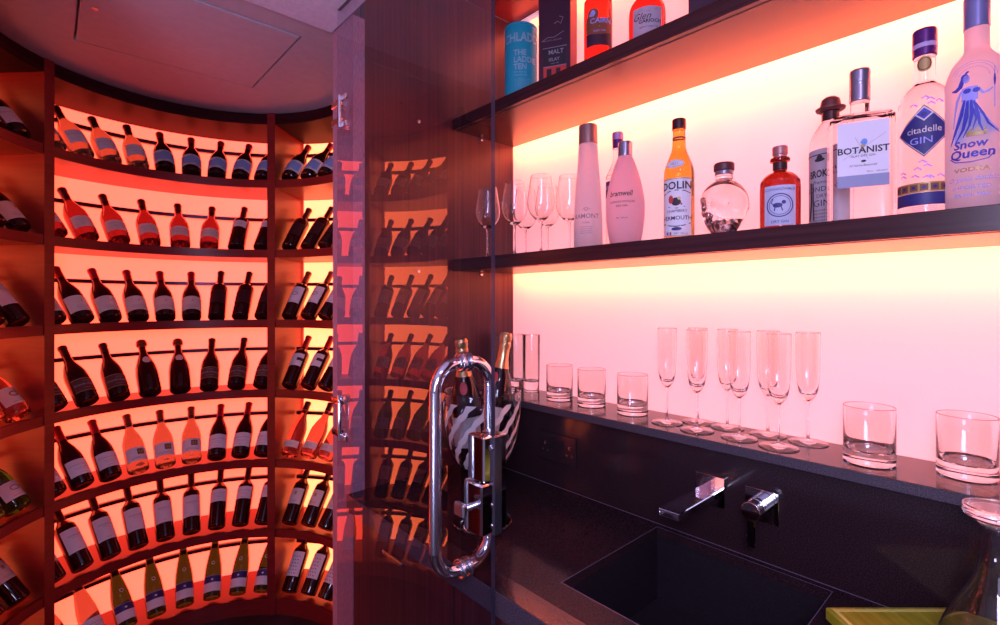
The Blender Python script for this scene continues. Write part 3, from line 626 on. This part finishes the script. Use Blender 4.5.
for k in range(13):
    a0=2*PI*k/13; vs=[]; 
    for i in range(21):
        z=.155+(.33-.155)*i/20; a=a0+1.5*(z-.155)/.18; hw=.13*(.75+.25*math.sin(i*1.9+k)); rr_=rad_at(z)+.0012
        vs += [(rr_*math.cos(a-hw),rr_*math.sin(a-hw),z),(rr_*math.cos(a+hw),rr_*math.sin(a+hw),z)]
    b.add(vs,[(2*i,2*i+1,2*i+3,2*i+2) for i in range(20)],0,True)
b.build('frosted_bands',mat('frosted etch',(.75,.62,.55),.5),r_)
def champ(loc,rot,label):
    r=empty('champagne_bottle',loc); r.rotation_euler=rot; tag(r,label,'bottle','champagne bottles in the glass cooler')
    pf=smooth_prof([(.038,0),(.0435,.006),(.044,.10),(.043,.15),(.034,.195),(.020,.235),(.0145,.265),(.0145,.285)],5)
    b=MB(); b.lathe([(0,0)]+pf+[(0,.286)],36); b.build('body',M['wine'],r)
    pc=[(.0220,.232),(.0165,.255),(.0152,.285),(.0165,.292),(.0172,.300),(.0150,.306),(.0168,.312),(.0175,.322),(.014,.330),(0,.332)]
    b=MB(); b.lathe(pc,28); b.build('foil',M['foil'],r)
    b=MB(); b.ellipse(0,.205,.014,.016,prof_wrap(pf,eps=.0012),0); b.build('seal',M['redink'],r)
    b=MB(); b.region(-.04,.04,.05,.13,cyl(.044,0,.0009),0); b.build('label',M['cream'],r)
    return r
champ((cxk-.022,cyk-.020,zt+.166),(R(6),R(-4),R(45)),'champagne bottle with copper foil, left in the glass cooler behind handle')
champ((cxk-.010,cyk+.030,zt+.178),(R(-8),R(6),R(20)),'champagne bottle with gold foil, right in cooler past door edge')

# chopping board and carafe at the right
r_=empty('chopping_board',(0,0,0)); tag(r_,'yellow green bamboo chopping board beside the sink under the carafe','chopping board')
b=MB(); b.box(.0,.33,-.26,0,.020,.042,bev=.002); q=b.build('board',M['bamboo'],r_)
b=MB(); b.box(.008,.322,-.252,-.246,.0421,.0428); b.box(.008,.322,-.014,-.008,.0421,.0428); b.box(.008,.014,-.246,-.014,.0421,.0428); b.build('groove',mat('pale bamboo line',(.75,.66,.16),.5),r_)
for fx in (.03,.30):
    for fy in (-.03,-.23):
        b=MB(); b.lathe([(0,0),(.010,0),(.010,.0195),(0,.0198)],14,c=(fx,fy,0)); b.build('foot',M['black'],r_)
move(r_,(-.266,1.032,zt+.0003),(0,0,R(47.7)))
r_=empty('carafe',(-.048,1.045,zt+.0436)); tag(r_,'clear glass carafe with flared lip standing on the bamboo board','carafe')
po=smooth_prof([(.066,.002),(.072,.012),(.066,.040),(.048,.085),(.029,.125),(.0205,.160),(.0185,.195),(.0205,.212),(.0295,.222)],6)
pi=[(r-.0022,z+.0) for r,z in reversed(smooth_prof([(.066,.008),(.0700,.014),(.066,.040),(.048,.085),(.029,.125),(.0205,.160),(.0185,.195),(.0205,.212),(.0290,.2245)],6))]
b=MB(); b.lathe([(0,.0),(.062,.0)]+po+[(.0300,.2245)]+pi+[(0,.007)],52); b.build('body',M['glass'],r_)
b=MB(); b.lathe([(0,.2255),(.034,.2255),(.0385,.2275),(.0395,.2310),(.0385,.2335),(.0395,.2370),(.0385,.2405),(.036,.2415),(0,.2415)],48); b.build('stopper',M['glass'],r_)

# ------------------------------------------------------------------ glass door
YD=.645
r_=empty('glass_door',(0,0,0)); tag(r_,'frameless clear glass door standing open with chrome pull handle','door')
x0,x1=XL+.010,-.729; z0,z1=.012,ZC-.012; y0,y1=YD-.005,YD+.005
b=MB(); b.add([(x0,y0,z0),(x1,y0,z0),(x1,y1,z0),(x0,y1,z0),(x0,y0,z1),(x1,y0,z1),(x1,y1,z1),(x0,y1,z1)],[(0,1,5,4),(2,3,7,6),(3,0,4,7)],0)
b.add([(x0,y0,z0),(x1,y0,z0),(x1,y1,z0),(x0,y1,z0),(x0,y0,z1),(x1,y0,z1),(x1,y1,z1),(x0,y1,z1)],[(3,2,1,0),(4,5,6,7),(1,2,6,5)],1)
b.build('pane',[M['pane'],M['paneedge']],r_)
# loop handle through the glass
xh=-.822; zt1=H-.128; zb1=H-.560; rad_=.0125; off=.072; rc=.055
def loop():
    pts=[]
    for (cy_,cz_,a0) in ((YD-off+rc,zt1-rc,180),(YD+off-rc,zt1-rc,90),(YD+off-rc,zb1+rc,0),(YD-off+rc,zb1+rc,-90)):
        for k in range(10): a=R(a0-k*10); pts.append((xh,cy_+rc*math.cos(a),cz_+rc*math.sin(a)))
    return pts
hd=empty('pull_handle'); hd.parent=r_
L_=loop()
b=MB(); b.tube(L_[:20],rad_,18); b.tube(L_[20:40],rad_,18); b.build('bend',M['chrome'],hd)
b=MB(); b.tube([(xh,YD-off,zb1+rc),(xh,YD-off,zt1-rc)],rad_*.985,20); b.tube([(xh,YD+off,zb1+rc),(xh,YD+off,zt1-rc)],rad_*.985,20); b.build('grip',M['steel'],hd)
for zz in (zt1,zb1):
    for sy in (-1,1):
        b=MB(); b.lathe([(.0127,0),(.020,0),(.0205,.002),(.0205,.007),(.019,.008),(.0127,.008)],28,loop=True); q=b.build('collar',M['steel'],hd); q.location=(xh,YD+sy*.005,zz); q.rotation_euler=(R(90 if sy<0 else -90),0,0)
# lock
lk=MB(); lk.box(-.772,-.722,YD-.030,YD-.0055,H-.350,H-.262,bev=.003); lk.box(-.775,-.719,YD-.038,YD-.0055,H-.450,H-.352,bev=.003)
lk.box(-.772,-.719,YD+.0055,YD+.028,H-.450,H-.262,bev=.003); lo_=lk.build('lock_case',M['chrome'],r_)
b=MB(); b.box(-.728,-.715,YD-.010,YD+.012,H-.455,H-.262,bev=.002); b.build('keep_plate',mat('smoked steel',(.22,.2,.26),.2,.9),r_)
b=MB(); b.tube([(-.752,YD-.038,H-.400),(-.752,YD-.056,H-.400)],.007,14); b.box(-.768,-.737,YD-.068,YD-.056,H-.412,H-.386,bev=.003); b.build('thumb_turn',M['steel'],lo_)
for zz in (-.285,-.395,-.435):
    b=MB(); b.lathe([(0,0),(.006,0),(.005,.003),(0,.003)],14); q=b.build('screw',M['chrome'],lo_); q.location=(-.7215,YD-.0105,H+zz); q.rotation_euler=(R(90),0,0)
# hinges on the jamb
for zc,hh in ((.554,.047),(-.341,.066),(-1.25,.066)):
    hg=empty('hinge',(-1.387,.628,H+zc)); hg.parent=r_
    b=MB(); b.tube([(0,0,-hh),(0,0,hh)],.0055,16); b.build('pin',M['chrome'],hg)
    for s_ in (-1,1):
        b=MB(); b.box(-.048,.004,-.004,.0115,s_*(hh-.020)-.010,s_*(hh-.020)+.010,bev=.002); b.box(-.004,.030,.004,.0115,s_*(hh-.008)-.008,s_*(hh-.008)+.008,bev=.0015); b.build('bracket',M['chrome'],hg)

# ------------------------------------------------------------------ round wine room
CX,CY,RF,RB=-2.07,.39,.575,.875
ZW=H+.897
b=MB(); b.box(-3.2,XL-.1465,-.75,1.5,ZW+.02,ZW+.06)
struct(b,'ceiling.001',M['plaster'])
# ceiling boards around the hatch opening
hx0,hx1,hy0,hy1=-2.238,-1.704,.070,.630
b=MB(); gp=.007
for q in ((-3.1,hx0-gp,-.7,1.45),(hx1+gp,XL-.1465,-.7,1.45),(hx0-gp,hx1+gp,-.7,hy0-gp),(hx0-gp,hx1+gp,hy1+gp,1.45)): b.box(*q,ZW,ZW+.018)
struct(b,'ceiling.002',M['plaster'])
b=MB(); b.box(hx0,hx1,hy0,hy1,ZW-.002,ZW+.012,bev=.002); o=b.build('ceiling_hatch',M['plaster']); tag(o,'square plaster access hatch in the wine room ceiling','hatch')
b=MB(); b.lathe([(0,0),(.008,0),(.008,.002),(0,.002)],14,c=(-1.954,.105,ZW-.0042)); b.build('catch',M['steel'],o)
b=MB(); b.arcbox(CX,CY,.92,1.0,52,308,0,ZW,48); struct(b,'wall_round',M['plaster'])
# racks
SZ=[.579,.245,-.089,-.423,-.757,-1.090]; PL=-1.423; TH=.038; LIP=.018
def rack(a0,a1,label,glow,left=True,right=True):
    r=empty('wine_rack',(CX,CY,0)); tag(r,label,'wine rack','curved bays of the wine room')
    e=.0
    b=MB(); b.arcbox(0,0,RF+.001,RF+.012,a0,a1,.002,H+PL,24); b.arcbox(0,0,RF+.0121,RB,a0,a1,.002,H+PL-LIP,24); b.build('plinth',M['woodr'],r)
    b=MB(); b.arcbox(0,0,RF,RB,a0,a1,H+.844,ZW-.003,24); b.build('top_fascia',M['fascia'],r)
    for z in SZ:
        b=MB(); b.arcbox(0,0,RF,RF+.012,a0,a1,H+z-TH,H+z,32); b.arcbox(0,0,RF+.0121,RB,a0,a1,H+z-TH,H+z-LIP,32); b.build('shelf',M['woodr'],r)
    for z in SZ+[PL]:
        b=MB(); b.arcbox(0,0,RF+.214,RF+.232,a0,a1,H+z+.167,H+z+.184,32); b.build('rail',M['rail'],r)
        top=.844 if z==.579 else z+.334-TH
        b=MB(); b.arcbox(0,0,RB+.001,RB+.008,a0,a1,H+z-LIP+.001,H+top-.001,32); b.build('lit_panel',glow,r)
    return r
def divider(a,rack_):
    b=MB(); ca,sa=math.cos(R(a)),math.sin(R(a)); t=.0190
    vs=[(rr_*ca-s_*t*sa,rr_*sa+s_*t*ca,z) for z in (.002,ZW-.002) for (rr_,s_) in ((RF-.004,-1),(RB+.01,-1),(RB+.01,1),(RF-.004,1))]
    b.add(vs,[(3,2,1,0),(4,5,6,7),(0,1,5,4),(1,2,6,5),(2,3,7,6),(3,0,4,7)]); b.build('side_panel',M['woodr'],rack_)
AC=(138.2,220.9)
rk_c=rack(AC[0]+.02,AC[1]-.02,'wide centre bay of the curved wine rack, fully seen through doorway',M['glow_rack']); divider(136.35,rk_c); divider(222.75,rk_c)
rk_r=rack(80,134.4,'wine rack bay between the centre bay and the door jamb',M['glow_side']); divider(78.5,rk_r)
rk_l=rack(224.7,278.5,'wine rack bay at the far left edge of view',M['glow_side']); divider(280.5,rk_l)
for a0,a1,l in ((282,297,'plain dark wood curved panel ending the left wine rack'),(53,75.5,'plain dark wood curved panel between rack and door jamb')):
    b=MB(); b.arcbox(CX,CY,RF,RF+.02,a0,a1,.002,ZW-.003,12); o=b.build('curved_panel',M['woodv']); tag(o,l,'panel')

# ---- wine bottles
PR={}
PR['burgundy']=[(.033,0),(.0385,.004),(.0405,.012),(.0405,.120),(.0385,.142),(.030,.172),(.0195,.198),(.0150,.222),(.0145,.270),(.0160,.272),(.0160,.284),(.0140,.286)]
PR['bordeaux']=[(.032,0),(.0365,.004),(.0375,.010),(.0375,.175),(.0350,.190),(.024,.205),(.0155,.216),(.0145,.225),(.0142,.280),(.0155,.282),(.0155,.294),(.0140,.296)]
PR['alsace']=[(.032,0),(.0365,.004),(.0372,.010),(.0372,.110),(.0345,.145),(.0270,.190),(.0195,.225),(.0150,.262),(.0142,.300),(.0152,.302),(.0152,.310),(.0140,.312)]
PR['jar']=[(.035,0),(.041,.005),(.0435,.014),(.0435,.105),(.0400,.140),(.0290,.180),(.0180,.212),(.0145,.240),(.0142,.262),(.0205,.266),(.0215,.276),(.0190,.288),(.0150,.292)]
def bottle(kind, glass, cap, capz, label=None):
    r=empty('wine_bottle'); pf=PR[kind]; pts=[(0,.006),(.018,.004)]+pf
    b=MB(); b.lathe([(0,.007),(.020,.002)]+pf+[(0,pf[-1][1]+.0005)],24); b.build('body',glass,r)
    cp=[(r_0+.0006,z) for r_0,z in pf if z>=capz]
    def rz(z):
        for (q0,z0),(q1,z1) in zip(pf,pf[1:]):
            if z0<=z<=z1 and z1>z0: return q0+(q1-q0)*(z-z0)/(z1-z0)
        return pf[-1][0]
    cp=[(rz(capz)+.0006,capz)]+[c for c in cp if c[1]>capz]
    b=MB(); b.lathe(cp+[(0,pf[-1][1]+.0012)],20); b.build('capsule',cap,r)
    if label:
        z0,z1,hw,fn,mats=label; rr_=max(p[0] for p in pf); w=cyl(rr_,0,.0008); w2=cyl(rr_,0,.0016)
        b=MB(); b.region(-hw,hw,z0,z1,w,0,12); fn(b,w2,z0,z1,hw,pf); b.build('label',mats,r)
    return r
def lines(b,w,z0,z1,hw,pf,mi=1):
    h=z1-z0; b.text('Domaine du Mont',0,z0+h*.62,h*.15,w,mi,shear=.2)
    for k,f in enumerate((.46,.34,.14)): b.region(-hw*(.5-.1*k),hw*(.5-.1*k),z0+h*f,z0+h*f+.0012,w,mi,4)
def f_dot(b,w,z0,z1,hw,pf):
    lines(b,w,z0,z0+(z1-z0)*.5,hw,pf,1); b.ellipse(.004,z0+(z1-z0)*.66,.004,.003,w,2,6)
def f_scene(b,w,z0,z1,hw,pf):
    b.region(-hw*.8,hw*.8,lambda u:z0+.012+.004*math.sin(u*160),lambda u:z1-.012+.006*math.sin(u*120+1),w,2,14); lines(b,w,z0-.004,z0+.02,hw,pf)
def f_pic(b,w,z0,z1,hw,pf):
    b.region(-.002,.024,z0+.028,z1-.010,w,1,4); b.region(.001,.010,z0+.032,z1-.014,w,2,2); b.region(.012,.021,z0+.032,z1-.014,w,2,2)
    b.region(-hw*.6,hw*.6,z0+.010,z0+.0115,w,1,4); b.region(-hw*.5,hw*.5,z0+.016,z0+.017,w,1,4)
def f_dark(b,w,z0,z1,hw,pf):
    b.text('Grande Reserve',0,z0+.030,.013,w,1,shear=.25,bold=.02); b.text('CUVEE',.004,z0+.046,.009,w,1); b.region(-.014,.02,z0+.016,z0+.0172,w,1,4); b.region(-hw,hw,z0+.003,z0+.005,w,2,8); b.region(-hw,hw,z1-.005,z1-.003,w,2,8)
def f_tall(b,w,z0,z1,hw,pf):
    b.text('RESERVE',0,z0+(z1-z0)*.64,.010,w,1,sx=1.2); b.text('cabernet',0,z0+(z1-z0)*.56,.006,w,1); b.region(-.008,.008,z0+.010,z0+.0112,w,1,3)
def f_crest(b,w,z0,z1,hw,pf):
    h=z1-z0; b.region(-hw,hw,z0+h*.55,z1-.003,w,2,10); b.region(-hw,hw,z1-.003,z1,w,1,10); b.ellipse(0,z0+h*.74,.005,.004,cyl(pf[3][0],0,.0022),0,6)
    w3=prof_wrap(pf,eps=.0012); b.ring(0,.152,.0085,.0028,w3,0,16)
def f_dots(b,w,z0,z1,hw,pf):
    for i in range(6):
        for j in range(3): b.ellipse((j-1)*.012+(.004 if i%2 else 0),z0+.012+i*.015,.0028,.0028,w,2 if (i+j)%2 else 3,6)
def f_notch(b,w,z0,z1,hw,pf): b.region(.006,hw,z0+.030,z1-.024,w,1,4); b.region(-.02,0,z0+.01,z0+.0112,w,1,3)
def f_sun(b,w,z0,z1,hw,pf): lines(b,w,z0,z0+.03,hw,pf); b.ellipse(0,z0+(z1-z0)*.68,.006,.009,w,2,8)
def f_crown(b,w,z0,z1,hw,pf): b.ring(0,(z0+z1)/2+.006,.016,.004,w,1,16,b=.011); b.region(-.02,.02,z0+.008,z0+.0095,w,1,3)
gi=[M['white'],M['greyink'],M['ink'],M['redink']]
darkpaper=mat('dark brown label paper',(.10,.035,.03),.6); skyi=mat('pale blue ink',(.25,.38,.75),.6); blackpaper=mat('black label paper',(.035,.012,.016),.55)
PT={
 'rosegreen': (bottle('burgundy',M['rose'],M['capdark'],.225,(.040,.110,.046,lines,gi)),'pink wine bottle with dark neck foil and white label'),
 'scene': (bottle('burgundy',M['wine'],M['capred'],.235,(.030,.110,.056,f_scene,[M['white'],M['greyink'],skyi])),'dark wine bottle with red foil and blue sketched label'),
 'ruby': (bottle('burgundy',M['redwine'],M['capdark'],.235,(.036,.095,.050,lines,[M['cream'],M['greyink']])),'ruby red wine bottle with narrow pale label'),
 'slimwhite': (bottle('bordeaux',M['wine'],M['capdark'],.225,(.120,.165,.034,lines,gi)),'dark straight wine bottle with small high white label'),
 'dotlabel': (bottle('burgundy',M['wine'],M['capred'],.225,(.026,.104,.052,f_dot,[M['cream'],M['greyink'],M['redink']])),'dark wine bottle with broad pink-white label and red foil'),
 'blackout': (bottle('bordeaux',M['wine'],M['capdark'],.215,(.070,.150,.040,f_tall,[blackpaper,M['capdark']])),'dark straight wine bottle with black label'),
 'darklabel': (bottle('burgundy',M['wine'],M['capdark'],.235,(.035,.100,.046,f_dark,[darkpaper,M['greyink'],M['goldink']])),'dark wine bottle with brown label in white script'),
 'jar': (bottle('jar',M['wine'],M['caporange'],.250,None),'broad dark sparkling wine bottle with bulging stopper and neck seal'),
 'redcap': (bottle('burgundy',M['wine'],M['capred'],.215,(.035,.105,.046,lines,gi)),'dark wine bottle with bright red foil and white label'),
 'picture': (bottle('burgundy',M['rose'],M['caporange'],.235,(.034,.098,.048,f_pic,[M['white'],M['ink'],M['goldink']])),'orange rose wine bottle with small square picture label'),
 'tall': (bottle('bordeaux',M['wine'],M['capdark'],.215,(.065,.165,.040,f_tall,gi)),'dark straight wine bottle with tall plain white label'),
 'upper': (bottle('bordeaux',M['wine'],M['capdark'],.215,(.115,.175,.038,lines,gi)),'dark straight wine bottle with white label near shoulder'),
 'orange': (bottle('alsace',M['rose'],M['caporange'],.270,(.030,.095,.040,lines,gi)),'slender orange wine bottle with pale label'),
 'green': (bottle('alsace',M['greenwine'],M['capdark'],.285,(.025,.095,.044,f_crest,[M['white'],M['greyink'],M['navy']])),'slender green wine bottle with round crest and two-tone label'),
 'whitelong': (bottle('bordeaux',M['wine'],M['caporange'],.220,(.070,.170,.036,f_crown,gi)),'dark straight wine bottle with long white label'),
 'notch': (bottle('bordeaux',M['wine'],M['capred'],.220,(.100,.170,.036,f_notch,[M['white'],M['ink']])),'dark straight wine bottle with notched white label'),
 'rubylow': (bottle('burgundy',M['ruby'],M['capdark'],.245,(.028,.062,.046,lines,[M['cream'],M['greyink']])),'ruby pink wine bottle with low pale label'),
 'sun': (bottle('bordeaux',M['wine'],M['capdark'],.225,(.085,.160,.036,f_sun,[M['cream'],M['greyink'],M['goldink']])),'dark straight wine bottle with cream label and golden emblem'),
 'dots': (bottle('bordeaux',M['wine'],M['capdark'],.225,(.065,.175,.036,f_dots,[M['white'],M['greyink'],M['redink'],M['blueink']])),'dark straight wine bottle with white label of coloured dots'),
 'crown': (bottle('burgundy',M['ruby'],M['capred'],.225,(.035,.105,.046,f_crown,[M['cream'],M['brown']])),'ruby wine bottle with brown wreath on pale label'),
 'greencrown': (bottle('burgundy',M['greenwine'],M['capdark'],.225,(.035,.100,.046,f_crown,[M['white'],M['greyink']])),'olive green wine bottle with oval emblem on white label'),
}
b=MB(); b.ellipse(0,.165,.020,.020,prof_wrap(PR['jar'],eps=.0012),0,12); jl=b.build('neck_seal',M['cream'],PT['jar'][0])
used=set()
ORD=['first','second','third','fourth','fifth','sixth','seventh','eighth','ninth']
ROWN=['top','second','third','fourth','fifth','sixth','lowest']
def put(kind, a, z, rowi, k, bay, L):
    root,desc=PT[kind]
    if kind in used: o=copy_tree(root)
    else: o=root; used.add(kind)
    rr_=max(p[0] for p in PR['bordeaux']); t=R(40)+R(random.uniform(-.6,.6)); rad=max(v[0] for v in PR['burgundy'])
    rho=RF+.047;  ca,sa=math.cos(R(a)),math.sin(R(a))
    o.location=(CX+rho*ca,CY+rho*sa,H+z-LIP+.0385*math.sin(t)+.0008)
    o.rotation_mode='XYZ'; o.rotation_euler=(-t,0,R(a-90)+0)
    desc=desc.replace('wine bottle','bottle')
    if bay=='centre': l=f'{desc}, {ORD[k]} from left, {ROWN[rowi]} row, centre bay'
    elif bay=='right': l=f'{desc}, {ORD[k]} from left, {ROWN[rowi]} row, door-side bay'
    else: l=f'{desc}, {ORD[k]} from post, {ROWN[rowi]} row, far left bay'
    if len(l.split())>16: l=l.replace('straight ','').replace(' with',',').replace(' row,',' row')
    assert len(l.split())<=16, l
    tag(o,l,'wine bottle',f'wine bottles in the {ROWN[rowi]} row')
ZS=SZ+[PL]
rows_c=[ ['rosegreen']*4+['scene']*5, ['ruby']*6+['slimwhite']*2, ['dotlabel']*6+['blackout']*3, ['darklabel']*3+['jar']*2+['darklabel']*3,
         ['redcap']*3+['picture']*3+['redcap']*3, ['tall']*6+['upper']*3, ['orange']*2+['green']*6 ]
for i,row in enumerate(rows_c):
    n=len(row); a0,a1=(216.6,142.6) if n==9 else (216.2,143.0)
    if i==6: a0=212.5
    for k,kd in enumerate(row): put(kd,a0+(a1-a0)*k/(n-1),ZS[i],i,k,'centre',0)
rows_r=['scene','blackout','whitelong','notch','rubylow','sun','dots']
for i,kd in enumerate(rows_r):
    for k in range(6): put(kd,130.3-9.3*k,ZS[i],i,k,'right',0)
rows_l=['redcap','dotlabel','tall','crown','greencrown','sun','whitelong']
for i,kd in enumerate(rows_l):
    for k in range(6): put(kd,228.9+9.0*k,ZS[i],i,k,'left',0)

# ------------------------------------------------------------------ light
def area(name,loc,rot,sx,sy,power,col,spread=180):
    l=bpy.data.lights.new(name,'AREA'); l.shape='RECTANGLE'; l.size=sx; l.size_y=sy; l.energy=power; l.color=col; l.spread=R(spread)
    o=bpy.data.objects.new(name,l); C.objects.link(o); o.location=loc; o.rotation_euler=rot; return o
xm=(XL+XR)/2; LN=XR-XL-.01
# LED strips running along the back of each bar bay, just under the shelves, shining down the lit panel
for zz,p in ((.1085,26),(.6185,37),(1.083,24)):
    area('led_strip',(xm,YB+.055,H+zz),(R(-38),0,0),LN,.02,p,(1,.135,.026))
# cool daylight from the room behind the viewer, plus an added upward fill
area('room_light',(.14,-.20,H+.24),(R(84),0,R(44)),.34,.34,13,(.66,.60,1.0))
area('window_light',(.75,-1.55,1.75),(R(84),0,R(14)),1.1,1.0,10,(.62,.62,1.0))
area('ceiling_fill',(-.35,-.85,.8),(R(180),0,0),.5,.5,20,(.60,.60,1.0))  # added fill aimed up to brighten the ceiling; no real lamp here
area('ceiling_light',(.25,.0,ZC-.01),(0,0,0),.25,.25,5,(.8,.6,1.0))
w_=bpy.data.worlds.new('World'); bpy.context.scene.world=w_; w_.use_nodes=True
w_.node_tree.nodes['Background'].inputs[0].default_value=(.42,.34,.62,1); w_.node_tree.nodes['Background'].inputs[1].default_value=.35

# ------------------------------------------------------------------ camera
cam=bpy.data.cameras.new('Camera'); co=bpy.data.objects.new('Camera',cam); C.objects.link(co)
co.location=(0,0,H); co.rotation_euler=(R(90),0,R(47.7)); cam.sensor_width=36; cam.lens=36*.496; cam.shift_y=-.0115; cam.clip_start=.02
S=bpy.context.scene; S.camera=co
S.view_settings.view_transform='Standard'; S.view_settings.look='None'; S.view_settings.exposure=0; S.view_settings.gamma=1; S.view_settings.use_curve_mapping=False
S.cycles.use_denoising=True; S.cycles.max_bounces=14; S.cycles.transmission_bounces=14; S.cycles.transparent_max_bounces=16; S.cycles.glossy_bounces=5; S.cycles.diffuse_bounces=4
S.cycles.sample_clamp_indirect=12; S.cycles.blur_glossy=.3
